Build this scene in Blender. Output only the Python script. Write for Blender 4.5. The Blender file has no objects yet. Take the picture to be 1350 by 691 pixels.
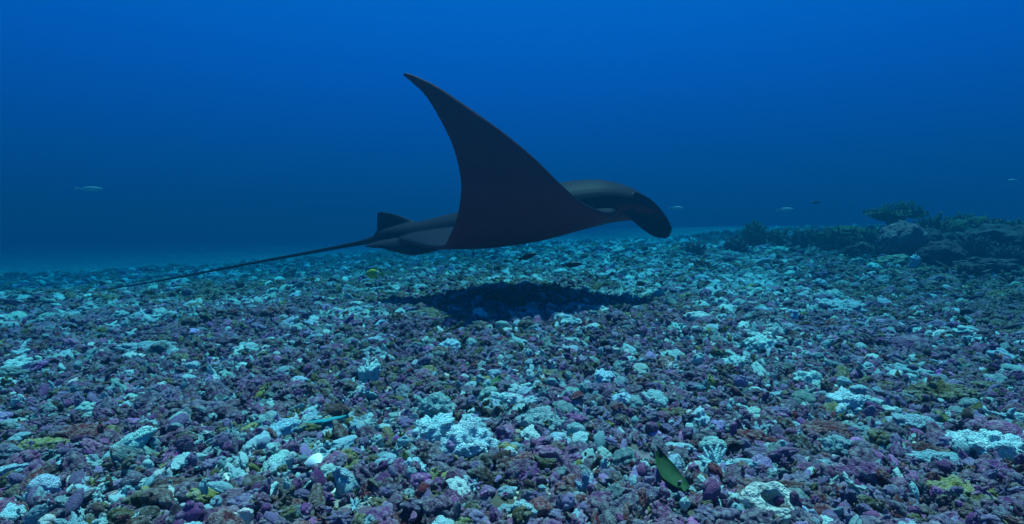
import bpy, bmesh, math, random
import numpy as np
from mathutils import Vector, Matrix, Euler

random.seed(11)
rng = np.random.default_rng(11)
scene = bpy.context.scene
R = math.radians

# ------------------------------------------------------------------ camera
W, H = 1350.0, 691.0            # frame of the photograph
HFOV = 85.0
FPX = (W / 2) / math.tan(R(HFOV / 2))
HORIZON = 300.0
PITCH = math.atan((H / 2 - HORIZON) / FPX)
CAM = Vector((0.0, 0.0, 0.62))
cam_d = bpy.data.cameras.new('camera')
cam = bpy.data.objects.new('camera', cam_d)
scene.collection.objects.link(cam)
cam.location = CAM
cam.rotation_euler = (R(90) - PITCH, 0, 0)
cam_d.sensor_width = 36
cam_d.angle = R(HFOV)
cam_d.clip_start = 0.02
cam_d.clip_end = 500
scene.camera = cam

# ------------------------------------------------------------------ water constants
SUN_EL, SUN_AZ = 76.0, 12.0      # azimuth measured from +Y towards +X
SIG_T = (0.28, 0.080, 0.062)     # extinction per metre
SIG_S = (0.0003, 0.0076, 0.0148)   # scattering per metre
RHO = 0.4
DEPTH = 5.0                      # water above the modelled slab

# ------------------------------------------------------------------ world: the daylight sky seen through the water above
world = bpy.data.worlds.new('World')
scene.world = world
world.use_nodes = True
nt = world.node_tree
nt.nodes.clear()
N = nt.nodes.new
L = nt.links.new
out = N('ShaderNodeOutputWorld')
bg = N('ShaderNodeBackground')
sky = N('ShaderNodeTexSky')
sky.sky_type = 'NISHITA'
sky.sun_disc = False
sky.sun_elevation = R(SUN_EL)
sky.sun_rotation = R(SUN_AZ)
geo = N('ShaderNodeTexCoord')
sep = N('ShaderNodeSeparateXYZ')
L(geo.outputs['Generated'], sep.inputs[0])
mx = N('ShaderNodeMath'); mx.operation = 'MAXIMUM'; mx.inputs[1].default_value = 0.08
L(sep.outputs[2], mx.inputs[0])
dv = N('ShaderNodeMath'); dv.operation = 'DIVIDE'; dv.inputs[0].default_value = DEPTH
L(mx.outputs[0], dv.inputs[1])
comb = N('ShaderNodeCombineXYZ')
for i, s in enumerate((0.45, 0.15, 0.075)):
    m = N('ShaderNodeMath'); m.operation = 'MULTIPLY'; m.inputs[1].default_value = -s
    L(dv.outputs[0], m.inputs[0])
    e = N('ShaderNodeMath'); e.operation = 'EXPONENT'
    L(m.outputs[0], e.inputs[0])
    L(e.outputs[0], comb.inputs[i])
mul = N('ShaderNodeVectorMath'); mul.operation = 'MULTIPLY'
L(sky.outputs[0], mul.inputs[0]); L(comb.outputs[0], mul.inputs[1])
add = N('ShaderNodeVectorMath'); add.operation = 'ADD'
add.inputs[1].default_value = (0.0, 0.66, 3.0)      # the water's own blue
L(mul.outputs[0], add.inputs[0])
L(add.outputs[0], bg.inputs[0])
bg.inputs[1].default_value = 0.08
L(bg.outputs[0], out.inputs[0])

# ------------------------------------------------------------------ sun
sd = bpy.data.lights.new('sun', 'SUN')
sd.energy = 5.0
sd.angle = R(4)
sd.color = (1.0, 0.91, 0.82)
sun = bpy.data.objects.new('sun', sd)
scene.collection.objects.link(sun)
sdir = Vector((math.sin(R(SUN_AZ)) * math.cos(R(SUN_EL)), math.cos(R(SUN_AZ)) * math.cos(R(SUN_EL)), math.sin(R(SUN_EL))))
sun.rotation_euler = sdir.to_track_quat('Z', 'Y').to_euler()
sun.location = (0, 0, 2.8)

vs = scene.view_settings
vs.view_transform = 'Standard'
vs.look = 'None'
vs.exposure = 0.78
vs.gamma = 1.0
vs.use_curve_mapping = False
scene.render.engine = 'CYCLES'
cy = scene.cycles
cy.use_denoising = True
cy.max_bounces = 5
cy.diffuse_bounces = 2
cy.glossy_bounces = 2
cy.volume_bounces = 1
cy.sample_clamp_indirect = 4.0

# ------------------------------------------------------------------ helpers
COL = scene.collection

def ray(px, py):
    v = Vector(((px - W / 2) / FPX, 1.0, -(py - H / 2) / FPX))
    c, s = math.cos(PITCH), math.sin(PITCH)
    return Vector((v.x, v.y * c + v.z * s, -v.y * s + v.z * c))

def P(px, py, Y):
    """world point seen at a pixel, on the plane y = Y"""
    d = ray(px, py)
    return CAM + d * (Y / d.y)

def smooth(a, b, x):
    t = np.clip((x - a) / (b - a), 0, 1)
    return t * t * (3 - 2 * t)

_wv = [(rng.uniform(0.25, 1.7), rng.uniform(0, 6.28), rng.uniform(0, 6.28)) for _ in range(14)]
def height(x, y):
    """sea floor: gentle humps, rising towards the reef on the right"""
    x = np.asarray(x, float); y = np.asarray(y, float)
    h = np.zeros(np.broadcast(x, y).shape)
    for k, a, p in _wv:
        h = h + 0.011 / (0.5 + k) * np.sin(k * 2.2 * (x * math.cos(a) + y * math.sin(a)) + p)
    far = smooth(2.5, 10, y)
    h = h + far * np.where(x > 0, 0.040, 0.075) * 12 * np.tanh(x / 12)
    h = h + 0.25 * smooth(4.5, 9, x) * smooth(4, 8, y)
    return h

def hgt(x, y):
    return float(height(x, y))

def ground(px, py):
    """where the line of sight through a pixel meets the sea floor"""
    d = ray(px, py)
    t = 0.3
    while t < 80:
        p = CAM + d * t
        if p.z < hgt(p.x, p.y):
            break
        t *= 1.01
    return Vector((p.x, p.y, hgt(p.x, p.y)))

def tag(o, label=None, cat=None, group=None, kind=None):
    if label: o['label'] = label
    if cat: o['category'] = cat
    if group: o['group'] = group
    if kind: o['kind'] = kind
    return o

def mesh_obj(name, verts, faces, mat, parent=None, smooth_shade=True):
    me = bpy.data.meshes.new(name)
    me.from_pydata([tuple(v) for v in verts], [], [tuple(f) for f in faces])
    me.update()
    if smooth_shade:
        me.shade_smooth()
    if mat: me.materials.append(mat)
    o = bpy.data.objects.new(name, me)
    COL.objects.link(o)
    if parent: o.parent = parent
    return o

def empty(name, loc, rot=(0, 0, 0)):
    o = bpy.data.objects.new(name, None)
    o.empty_display_size = 0.05
    COL.objects.link(o)
    o.location = loc
    o.rotation_euler = rot
    return o

# ------------------------------------------------------------------ materials
def new_mat(name):
    m = bpy.data.materials.new(name)
    m.use_nodes = True
    return m, m.node_tree, m.node_tree.nodes['Principled BSDF']

def lump_material(name, tone=None, scale=9.0, mottling=0.75, bump=0.65, tips=0.65, pale=(0.50, 0.56, 0.58), crust=(0.05, 0.03, 0.04)):
    """mottled chalky crust; tone from the object or its instancer unless given"""
    m, t, b = new_mat(name)
    n, l = t.nodes.new, t.links.new
    tc = n('ShaderNodeTexCoord')
    oi = n('ShaderNodeObjectInfo')
    off = n('ShaderNodeVectorMath'); off.operation = 'ADD'
    rv = n('ShaderNodeMath'); rv.operation = 'MULTIPLY'; rv.inputs[1].default_value = 37.0
    l(oi.outputs['Random'], rv.inputs[0])
    l(tc.outputs['Object'], off.inputs[0]); l(rv.outputs[0], off.inputs[1])
    if tone is None:
        src = n('ShaderNodeAttribute'); src.attribute_type = 'INSTANCER'; src.attribute_name = 'tone'
        base = src.outputs['Color']
    else:
        src = n('ShaderNodeRGB'); src.outputs[0].default_value = (*tone, 1)
        base = src.outputs[0]
    n1 = n('ShaderNodeTexNoise'); n1.inputs['Scale'].default_value = scale * 0.22; n1.inputs['Detail'].default_value = 5
    n1.inputs['Roughness'].default_value = 0.7
    l(off.outputs[0], n1.inputs['Vector'])
    r1 = n('ShaderNodeValToRGB'); r1.color_ramp.elements[0].position = 0.50; r1.color_ramp.elements[1].position = 0.72
    l(n1.outputs[0], r1.inputs[0])
    f1 = n('ShaderNodeMath'); f1.operation = 'MULTIPLY'; f1.inputs[1].default_value = mottling
    l(r1.outputs[0], f1.inputs[0])
    # paler version of the tone in blotches
    tint = n('ShaderNodeMix'); tint.data_type = 'RGBA'; tint.inputs[0].default_value = 0.45
    l(base, tint.inputs[6]); tint.inputs[7].default_value = (*pale, 1)
    m1 = n('ShaderNodeMix'); m1.data_type = 'RGBA'
    l(f1.outputs[0], m1.inputs[0]); l(base, m1.inputs[6]); l(tint.outputs[2], m1.inputs[7])
    # dark encrusting specks
    n2 = n('ShaderNodeTexNoise'); n2.inputs['Scale'].default_value = scale * 0.55; n2.inputs['Detail'].default_value = 4
    l(off.outputs[0], n2.inputs['Vector'])
    r2 = n('ShaderNodeValToRGB'); r2.color_ramp.elements[0].position = 0.56; r2.color_ramp.elements[1].position = 0.68
    l(n2.outputs[0], r2.inputs[0])
    f2 = n('ShaderNodeMath'); f2.operation = 'MULTIPLY'; f2.inputs[1].default_value = 0.65
    l(r2.outputs[0], f2.inputs[0])
    dark = n('ShaderNodeMix'); dark.data_type = 'RGBA'; dark.inputs[0].default_value = 0.6
    l(base, dark.inputs[6]); dark.inputs[7].default_value = (*crust, 1)
    m2 = n('ShaderNodeMix'); m2.data_type = 'RGBA'
    l(f2.outputs[0], m2.inputs[0]); l(m1.outputs[2], m2.inputs[6]); l(dark.outputs[2], m2.inputs[7])
    # growing tips of the knobs are bleached
    ta = n('ShaderNodeAttribute'); ta.attribute_name = 'tip'
    n3 = n('ShaderNodeTexNoise'); n3.inputs['Scale'].default_value = scale * 0.3; n3.inputs['Detail'].default_value = 2
    l(off.outputs[0], n3.inputs['Vector'])
    r3 = n('ShaderNodeValToRGB'); r3.color_ramp.elements[0].position = 0.36; r3.color_ramp.elements[1].position = 0.62
    l(n3.outputs[0], r3.inputs[0])
    f3 = n('ShaderNodeMath'); f3.operation = 'MULTIPLY'
    l(ta.outputs['Fac'], f3.inputs[0]); l(r3.outputs[0], f3.inputs[1])
    f4 = n('ShaderNodeMath'); f4.operation = 'MULTIPLY'; f4.inputs[1].default_value = tips
    l(f3.outputs[0], f4.inputs[0])
    m3 = n('ShaderNodeMix'); m3.data_type = 'RGBA'
    l(f4.outputs[0], m3.inputs[0]); l(m2.outputs[2], m3.inputs[6])
    lite = n('ShaderNodeMix'); lite.data_type = 'RGBA'; lite.inputs[0].default_value = 0.55
    l(base, lite.inputs[6]); lite.inputs[7].default_value = (0.62, 0.70, 0.70, 1)
    l(lite.outputs[2], m3.inputs[7])
    l(m3.outputs[2], b.inputs['Base Color'])
    b.inputs['Roughness'].default_value = 0.85
    b.inputs['Specular IOR Level'].default_value = 0.25
    vb = n('ShaderNodeTexVoronoi'); vb.feature = 'SMOOTH_F1'; vb.inputs['Scale'].default_value = scale * 1.15
    l(off.outputs[0], vb.inputs['Vector'])
    nb = n('ShaderNodeTexNoise'); nb.inputs['Scale'].default_value = scale * 2.2; nb.inputs['Detail'].default_value = 3
    l(off.outputs[0], nb.inputs['Vector'])
    sm = n('ShaderNodeMath'); sm.operation = 'SUBTRACT'
    l(nb.outputs[0], sm.inputs[0]); l(vb.outputs['Distance'], sm.inputs[1])
    bp = n('ShaderNodeBump'); bp.inputs['Strength'].default_value = bump; bp.inputs['Distance'].default_value = 0.08
    l(sm.outputs[0], bp.inputs['Height'])
    l(bp.outputs[0], b.inputs['Normal'])
    return m

MAT_LUMP = lump_material('coralline crust')
MAT_LUMP.node_tree.nodes['Principled BSDF']

def plain_mat(name, color, rough=0.6, var=0.25, scale=8.0, spec=0.4):
    m, t, b = new_mat(name)
    n, l = t.nodes.new, t.links.new
    tc = n('ShaderNodeTexCoord')
    ns = n('ShaderNodeTexNoise'); ns.inputs['Scale'].default_value = scale; ns.inputs['Detail'].default_value = 4
    l(tc.outputs['Object'], ns.inputs['Vector'])
    mx = n('ShaderNodeMix'); mx.data_type = 'RGBA'
    l(ns.outputs[0], mx.inputs[0])
    mx.inputs[6].default_value = (*[c * (1 - var) for c in color], 1)
    mx.inputs[7].default_value = (*[min(1, c * (1 + var)) for c in color], 1)
    l(mx.outputs[2], b.inputs['Base Color'])
    b.inputs['Roughness'].default_value = rough
    b.inputs['Specular IOR Level'].default_value = spec
    return m

# ------------------------------------------------------------------ the water
def build_haze():
    x0, x1, y0, y1, z0, z1 = -76, 76, -14, 92, -2.6, 3.0
    v = [(x, y, z) for z in (z0, z1) for y in (y0, y1) for x in (x0, x1)]
    f = [(0, 2, 3, 1), (4, 5, 7, 6), (0, 1, 5, 4), (2, 6, 7, 3), (0, 4, 6, 2), (1, 3, 7, 5)]
    m = bpy.data.materials.new('sea water')
    m.use_nodes = True
    t = m.node_tree
    t.nodes.clear()
    o = t.nodes.new('ShaderNodeOutputMaterial')
    p = t.nodes.new('ShaderNodeVolumePrincipled')
    c = [s / RHO for s in SIG_S]
    a = [max(0.0, 1 - ((st - ss) / RHO) / (1 - ci)) ** 2 for st, ss, ci in zip(SIG_T, SIG_S, c)]
    p.inputs['Color'].default_value = (*c, 1)
    p.inputs['Absorption Color'].default_value = (*a, 1)
    p.inputs['Density'].default_value = RHO
    p.inputs['Anisotropy'].default_value = 0.35
    t.links.new(p.outputs[0], o.inputs['Volume'])
    ob = mesh_obj('haze', v, f, m, smooth_shade=False)
    tag(ob, 'clear blue sea water over the reef', 'water', kind='stuff')
build_haze()

# ------------------------------------------------------------------ sea floor
def build_floor():
    rs = list(np.concatenate([np.linspace(0.25, 6, 70), np.geomspace(6.15, 68, 70)]))
    na = 150
    th = np.linspace(-math.pi * 0.62, math.pi * 0.62, na)
    verts, faces = [], []
    for r in rs:
        x = r * np.sin(th); y = r * np.cos(th)
        z = height(x, y) + rng.normal(0, 0.004, na) * (r < 20) + rng.normal(0, 0.02, na) * (r > 8)
        verts += list(zip(x, y, z))
    for i in range(len(rs) - 1):
        for j in range(na - 1):
            a = i * na + j
            faces.append((a, a + na, a + na + 1, a + 1))
    m, t, b = new_mat('rubble bed')
    n, l = t.nodes.new, t.links.new
    tc = n('ShaderNodeTexCoord')
    # chips and grit of several colours
    vo = n('ShaderNodeTexVoronoi'); vo.inputs['Scale'].default_value = 22
    l(tc.outputs['Object'], vo.inputs['Vector'])
    sp = n('ShaderNodeSeparateColor'); l(vo.outputs['Color'], sp.inputs[0])
    rp = n('ShaderNodeValToRGB'); rp.color_ramp.interpolation = 'CONSTANT'
    e = rp.color_ramp.elements
    e[0].position = 0; e[0].color = (0.10, 0.07, 0.11, 1)
    e[1].position = 0.22; e[1].color = (0.16, 0.13, 0.17, 1)
    for p_, c_ in ((0.45, (0.07, 0.065, 0.05)), (0.6, (0.26, 0.27, 0.25)), (0.8, (0.45, 0.48, 0.43)), (0.93, (0.50, 0.58, 0.56))):
        x = e.new(p_); x.color = (*c_, 1)
    l(sp.outputs[0], rp.inputs[0])
    # far off the bed is paler, sandier rubble in drifts
    ns = n('ShaderNodeTexNoise'); ns.inputs['Scale'].default_value = 0.5; ns.inputs['Detail'].default_value = 5
    l(tc.outputs['Object'], ns.inputs['Vector'])
    rr = n('ShaderNodeValToRGB'); rr.color_ramp.elements[0].position = 0.42; rr.color_ramp.elements[1].position = 0.62
    l(ns.outputs[0], rr.inputs[0])
    mxs = n('ShaderNodeMix'); mxs.data_type = 'RGBA'
    l(rr.outputs[0], mxs.inputs[0]); l(rp.outputs[0], mxs.inputs[6])
    mxs.inputs[7].default_value = (0.15, 0.18, 0.17, 1)
    hb = n('ShaderNodeMix'); hb.data_type = 'RGBA'; hb.inputs[0].default_value = 0.45
    l(rp.outputs[0], hb.inputs[6]); l(mxs.outputs[2], hb.inputs[7])
    l(hb.outputs[2], b.inputs['Base Color'])
    b.inputs['Roughness'].default_value = 0.9
    b.inputs['Specular IOR Level'].default_value = 0.2
    bp = n('ShaderNodeBump'); bp.inputs['Strength'].default_value = 0.9; bp.inputs['Distance'].default_value = 0.03
    l(vo.outputs['Distance'], bp.inputs['Height']); bp.invert = True
    l(bp.outputs[0], b.inputs['Normal'])
    o = mesh_obj('seabed', verts, faces, m)
    tag(o, 'sea floor of coral rubble and grit fading into blue', 'seabed', kind='structure')
    return o
build_floor()

# ------------------------------------------------------------------ rubble shapes
def ico(sub):
    bm = bmesh.new()
    bmesh.ops.create_icosphere(bm, subdivisions=sub, radius=1)
    v = np.array([w.co[:] for w in bm.verts])
    f = [[w.index for w in q.verts] for q in bm.faces]
    bm.free()
    return v, f

ICO4 = ico(4)
ICO5 = ico(5)

def knobby(seed, sub=ICO4, knobs=34, kr=0.42, kh=0.30, squash=(1, 0.85, 0.72), rough=0.05, lobes=3):
    """cauliflower-like lump: a lobed core covered in round knobs"""
    g = np.random.default_rng(seed)
    v, f = sub
    v = v.copy()
    r = np.full(len(v), 0.72)
    for _ in range(lobes):
        d = g.normal(size=3); d /= np.linalg.norm(d)
        r += 0.16 * np.clip(v @ d, 0, 1) ** 2 * g.uniform(0.3, 1.3)
    best = np.zeros(len(v))
    for _ in range(knobs):
        d = g.normal(size=3); d[2] = abs(d[2]) * 0.8 + d[2] * 0.2; d /= np.linalg.norm(d)
        a = np.arccos(np.clip(v @ d, -1, 1))
        w = kr * g.uniform(0.55, 1.25)
        p = np.clip(1 - (a / w) ** 2, 0, 1) ** 0.5 * kh * g.uniform(0.5, 1.2) * (w / kr)
        best = np.maximum(best, p)
    r += best + g.normal(0, rough * 0.25, len(v))
    v = v * r[:, None] * np.array(squash)
    return v, f, np.clip(best / (kh * 0.95), 0, 1) ** 1.6

from mathutils import noise as mnoise
def ragged(v, seed, amp=0.22):
    off = Vector((seed * 3.7, seed * 1.3, seed * 7.1))
    k = np.array([1 + amp * mnoise.fractal(Vector(q) * 1.7 + off, 0.8, 2.1, 5) for q in v.tolist()])
    return v * k[:, None]

def fingers(seed, nb=7, length=1.0, rad=0.24, seg=5, ring=7):
    """broken clump of stubby branches"""
    g = np.random.default_rng(seed)
    V, F, T = [], [], []
    for b in range(nb):
        d = g.normal(size=3) * np.array([1, 1, 0.55]); d /= np.linalg.norm(d)
        up = np.cross(d, [0.3, 0.1, 1.0]); up /= np.linalg.norm(up)
        sd_ = np.cross(d, up)
        Lb = length * g.uniform(0.6, 1.15)
        bend = g.normal(size=3) * 0.2
        base = len(V)
        for s in range(seg + 1):
            q = s / seg
            c = d * Lb * q + bend * q * q
            rr = rad * (1.15 - 0.35 * q) * (1 + g.normal(0, 0.12))
            if s == seg: rr *= 0.55
            for k in range(ring):
                an = 2 * math.pi * k / ring
                w = rr * (1 + g.normal(0, 0.13))
                V.append(c + (up * math.cos(an) + sd_ * math.sin(an)) * w); T.append(q ** 2)
        V.append(d * Lb * 1.08 + bend); T.append(1.0)
        tip = len(V) - 1
        for s in range(seg):
            for k in range(ring):
                a = base + s * ring + k; c2 = base + s * ring + (k + 1) % ring
                F.append((a, c2, c2 + ring, a + ring))
        for k in range(ring):
            F.append((base + seg * ring + k, base + seg * ring + (k + 1) % ring, tip))
    return np.array(V), F, np.array(T)

def chip(seed):
    g = np.random.default_rng(seed)
    v, f, t = knobby(seed, knobs=30, kr=0.4, kh=0.22, squash=(1.15, 0.75, 0.4), rough=0.12, lobes=5)
    v[:, 2] += 0.25 * v[:, 0] ** 2 * g.choice([-1, 1])
    return v, f, t

SHAPES = []
for k in range(6): SHAPES.append(knobby(100 + k, ICO5, knobs=26 + 12 * k, kr=0.46 - 0.04 * k, kh=0.36 - 0.02 * k, lobes=6))
for k in range(4): SHAPES.append(fingers(200 + k, nb=11 + 4 * k, rad=0.24 - 0.025 * k))
for k in range(4): SHAPES.append(knobby(300 + k, ICO5, knobs=52 + 10 * k, kr=0.30, kh=0.32, squash=(1.35, 0.75, 0.65), lobes=7))
for k in range(1): SHAPES.append(chip(400 + k))
def put_tips(me, t):
    at = me.attributes.new('tip', 'FLOAT', 'POINT')
    at.data.foreach_set('value', np.asarray(t, np.float32))
shape_meshes = []
shape_coll = bpy.data.collections.new('rubble shapes')
for i, (v, f, tp) in enumerate(SHAPES):
    me = bpy.data.meshes.new('rubble_shape')
    me.from_pydata(v.tolist(), [], [tuple(q) for q in f]); me.update(); me.shade_smooth(); put_tips(me, tp)
    me.materials.append(MAT_LUMP)
    shape_meshes.append(me)
    shape_coll.objects.link(bpy.data.objects.new('shape_%02d' % i, me))

# ------------------------------------------------------------------ scatter of rubble
TONES = {
    'white': (0.44, 0.84, 0.92),
    'pale': (0.22, 0.44, 0.50),
    'lavender': (0.19, 0.14, 0.30),
    'purple': (0.14, 0.035, 0.16),
    'mauve': (0.28, 0.09, 0.26),
    'maroon': (0.15, 0.018, 0.035),
    'olive': (0.10, 0.10, 0.03),
    'brown': (0.085, 0.045, 0.04),
    'yellow': (0.26, 0.28, 0.07),
}
KINDS = list(TONES)
_pw = [(rng.uniform(0.5, 2.2), rng.uniform(0, 6.28), rng.uniform(0, 6.28)) for _ in range(36)]
def patch(x, y, k):
    s = 0
    for q, a, p in _pw[k * 6:(k + 1) * 6]:
        s = s + np.sin(q * 3.0 * (x * math.cos(a) + y * math.sin(a)) + p)
    return s / 2.6

def kind_of(x, y):
    """index into KINDS for each piece, by drifts of like colour on the bed and haze painted in far left"""
    far = smooth(3.6, 5.6, y + 0.05 * x)
    reef = smooth(2.2, 3.4, x - 0.2 * (y - 4)) * smooth(1.6, 3.2, y)
    w = np.zeros((len(KINDS), len(x)))
    e = lambda k, s: np.exp(s * patch(x, y, k))
    w[0] = (0.095 + 0.17 * far) * e(0, 1.2)
    w[1] = (0.12 + 0.42 * far) * e(0, 0.5)
    w[2] = (0.26 - 0.10 * far) * e(1, 0.4)
    w[3] = (0.26 - 0.20 * far) * e(1, -0.6)
    w[4] = (0.14 - 0.12 * far) * e(2, 0.7)
    w[5] = (0.045 - 0.035 * far) * e(2, 1.0)
    w[6] = (0.07 + 0.05 * far) * e(3, 1.3)
    w[7] = (0.09 + 0.02 * far) * e(3, 0.7)
    w[8] = 0.012 * e(4, 1.0) * np.ones_like(x)
    left_haze = far * (1 - smooth(-1.5, 1.5, x))  # fewer pale, more dark pieces here imitate thicker haze by colour
    w[0] *= 1 - 0.75 * left_haze; w[1] *= 1 - 0.5 * left_haze; w[6] *= 1 + left_haze; w[7] *= 1 + 2 * left_haze
    w[0] *= 1 - 0.88 * reef; w[1] *= 1 - 0.75 * reef; w[2] *= 1 - 0.4 * reef; w[3] *= 1 + 2 * reef; w[7] *= 1 + 5 * reef; w[6] *= 1 + 1.0 * reef
    c = np.cumsum(w / w.sum(0), 0)
    u = rng.random(len(x))
    return (u[None, :] > c).sum(0).clip(0, len(KINDS) - 1)

def ring_points(r0, r1, dens, half=R(54)):
    n = int(dens * half * (r1 ** 2 - r0 ** 2))
    r = np.sqrt(rng.uniform(r0 ** 2, r1 ** 2, n)); a = rng.uniform(-half, half, n)
    return r * np.sin(a), r * np.cos(a)

px_, py_, sz_ = [], [], []
for r0, r1, dens, mean, sig in ((0.45, 3.0, 1300, 0.0175, 0.36), (3.0, 6.0, 850, 0.020, 0.42), (6.0, 10.0, 420, 0.026, 0.42), (10.0, 20.0, 110, 0.042, 0.4)):
    x, y = ring_points(r0, r1, dens, R(70) if r0 < 1 else R(60) if r0 < 4 else R(54))
    px_.append(x); py_.append(y); sz_.append(np.clip(mean * np.exp(rng.normal(0, sig, len(x))), 0.009, 0.032 + 0.007 * r0))
X = np.concatenate(px_); Y = np.concatenate(py_); S = np.concatenate(sz_)
KD = kind_of(X, Y)
S = S * np.where(KD == 0, 1.12, 1.0)
Z = height(X, Y) + S * rng.uniform(0.05, 0.65, len(X))
VID = rng.integers(0, len(SHAPES), len(X))
ROT = np.stack([rng.normal(0, 0.45, len(X)), rng.normal(0, 0.45, len(X)), rng.uniform(0, 6.283, len(X))], 1)
SCL = S[:, None] * rng.uniform(0.8, 1.25, (len(X), 3))
TONE = np.array([TONES[k] for k in KINDS])[KD] * np.exp(rng.normal(-0.48, 0.50, (len(X), 1)) * np.where(KD == 0, 0.45, 1.0)[:, None]) * np.exp(rng.normal(0, 0.07, (len(X), 3)))
TONE = np.clip(TONE, 0.01, 0.85)

# places kept free for the lumps that are built one by one
LANDMARKS = [
    # px, py, radius in px, kind, label, seed, squash
    (576, 574, 26, 'white', 'big white knobbly coral lump, smaller of a touching pair', 1, (1.15, 0.9, 0.75)),
    (618, 592, 32, 'white', 'biggest white knobbly coral lump, larger of a touching pair', 2, (1.2, 0.9, 0.8)),
    (623, 562, 12, 'white', 'small white lump behind the biggest white coral lump', 3, (1.1, 0.9, 0.8)),
    (577, 546, 20, 'pale', 'greenish pale coral lump behind the pair of big white lumps', 4, (1.0, 0.9, 0.9)),
    (547, 624, 14, 'white', 'round white lump in front of the pair of big white lumps', 5, (1, 0.9, 0.8)),
    (665, 525, 21, 'white', 'long white coral finger lying beside a green seaweed blade', 6, (1.5, 0.6, 0.6)),
    (712, 560, 26, 'pale', 'pale bluish cluster of coral knobs next to the big white pair', 7, (1.2, 0.9, 0.7)),
    (1000, 460, 17, 'white', 'white cauliflower lump on the purple rubble in front of the reef', 8, (1.2, 0.9, 0.7)),
    (970, 483, 12, 'white', 'small white cauliflower lump beside a larger white one', 9, (1.1, 0.9, 0.8)),
    (1063, 506, 14, 'white', 'lone white coral lump on dark purple rubble', 10, (1.1, 0.9, 0.8)),
    (1113, 537, 22, 'white', 'white and yellow-green crusted coral lump', 11, (1.2, 0.9, 0.7)),
    (943, 617, 20, 'white', 'bright white spiky coral tuft near a broad green leaf', 12, (0.9, 0.9, 1.0)),
    (919, 560, 12, 'white', 'little white knob of coral in a purple patch', 13, (1, 1, 0.9)),
    (795, 505, 14, 'white', 'white lump of round knobs between purple nodules', 14, (1.0, 0.9, 0.9)),
    (822, 532, 14, 'white', 'white lump just in front of an olive algae patch', 15, (1.2, 0.9, 0.8)),
    (487, 503, 15, 'white', 'tall white lump leaning among grey rubble', 16, (0.8, 0.8, 1.2)),
    (495, 467, 18, 'pale', 'pale curved lump of coral on grey rubble', 17, (1.4, 0.8, 0.6)),
    (1300, 592, 30, 'white', 'large white boulder of coral beside a rounded pink one', 18, (1.4, 0.9, 0.7)),
    (1240, 608, 28, 'pale', 'broad pale blue slab of coral with knobbed edge', 19, (1.6, 0.9, 0.5)),
    (1318, 570, 20, 'mauve', 'rounded smooth pink lump beside the large white boulder', 20, (1.2, 1, 0.8)),
    (1208, 562, 28, 'pale', 'wide pale blue lace-textured coral lump', 21, (1.5, 0.9, 0.55)),
    (1240, 517, 34, 'olive', 'wide olive-yellow mossy mound', 22, (1.5, 1.0, 0.6)),
    (1200, 455, 26, 'purple', 'dark purple smooth dome in front of the reef', 23, (1.4, 1.0, 0.7)),
    (1105, 592, 15, 'pale', 'grey-blue lump ringed by yellow-tipped knobs', 24, (1.2, 0.9, 0.8)),
    (1130, 632, 24, 'purple', 'deep purple knobbed cluster beside orange-tipped rubble', 25, (1.3, 1, 0.7)),
    (1265, 650, 22, 'yellow', 'bright yellow-green crusted lump', 26, (1.3, 1, 0.5)),
    (455, 610, 13, 'yellow', 'small yellow-green lump beside the white shell', 27, (1.1, 0.9, 0.8)),
    (1198, 487, 26, 'pale', 'turquoise-pale flat coral plate in front of the purple dome', 28, (1.6, 0.9, 0.4)),
    (190, 455, 26, 'pale', 'flat turquoise coral slab on grey rubble under the manta tail', 29, (1.7, 0.9, 0.4)),
    (120, 575, 24, 'maroon', 'long maroon encrusted lump among grey rubble', 30, (1.6, 0.9, 0.6)),
    (230, 640, 28, 'brown', 'broad brown algae-covered mound', 31, (1.7, 1.0, 0.5)),
    (60, 590, 20, 'yellow', 'yellowish lump at the brown edge of the rubble', 32, (1.5, 0.9, 0.5)),
    (265, 398, 14, 'olive', 'olive-yellow coral tuft far out on the teal sand', 33, (1.7, 1.0, 0.6)),
    (1105, 405, 26, 'pale', 'wide turquoise coral clump on the bed before the reef', 34, (1.5, 1.2, 0.5)),
    (885, 541, 24, 'olive', 'olive-green algae patch behind small white lumps', 35, (1.7, 1.0, 0.4)),
    (730, 487, 32, 'olive', 'broad dark olive algae patch on the rubble', 36, (1.8, 1.0, 0.35)),
    (690, 612, 22, 'maroon', 'dark red encrusted lump in front of the pale blue cluster', 37, (1.4, 1, 0.6)),
    (1085, 565, 26, 'maroon', 'dark red mossy lump below the white and yellow-green one', 38, (1.5, 1, 0.5)),
    (990, 580, 20, 'maroon', 'dark red lump behind the bright white spiky tuft', 39, (1.3, 1, 0.6)),
    (590, 460, 12, 'white', 'white nodule on grey rubble beyond the pair of big lumps', 40, (1.2, 0.9, 0.8)),
    (895, 435, 9, 'white', 'small white lump alone near the manta shadow', 41, (1.1, 0.9, 0.9)),
]
keep = np.ones(len(X), bool)
land = []
for lm in LANDMARKS:
    g = ground(lm[0], lm[1] + lm[2] * 0.35)
    dist = (g - CAM).length
    rad = lm[2] / FPX * dist
    land.append((g, rad, lm))
    keep &= ~(((X - g.x) ** 2 + (Y - g.y) ** 2) < (rad * 0.95) ** 2)

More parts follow.
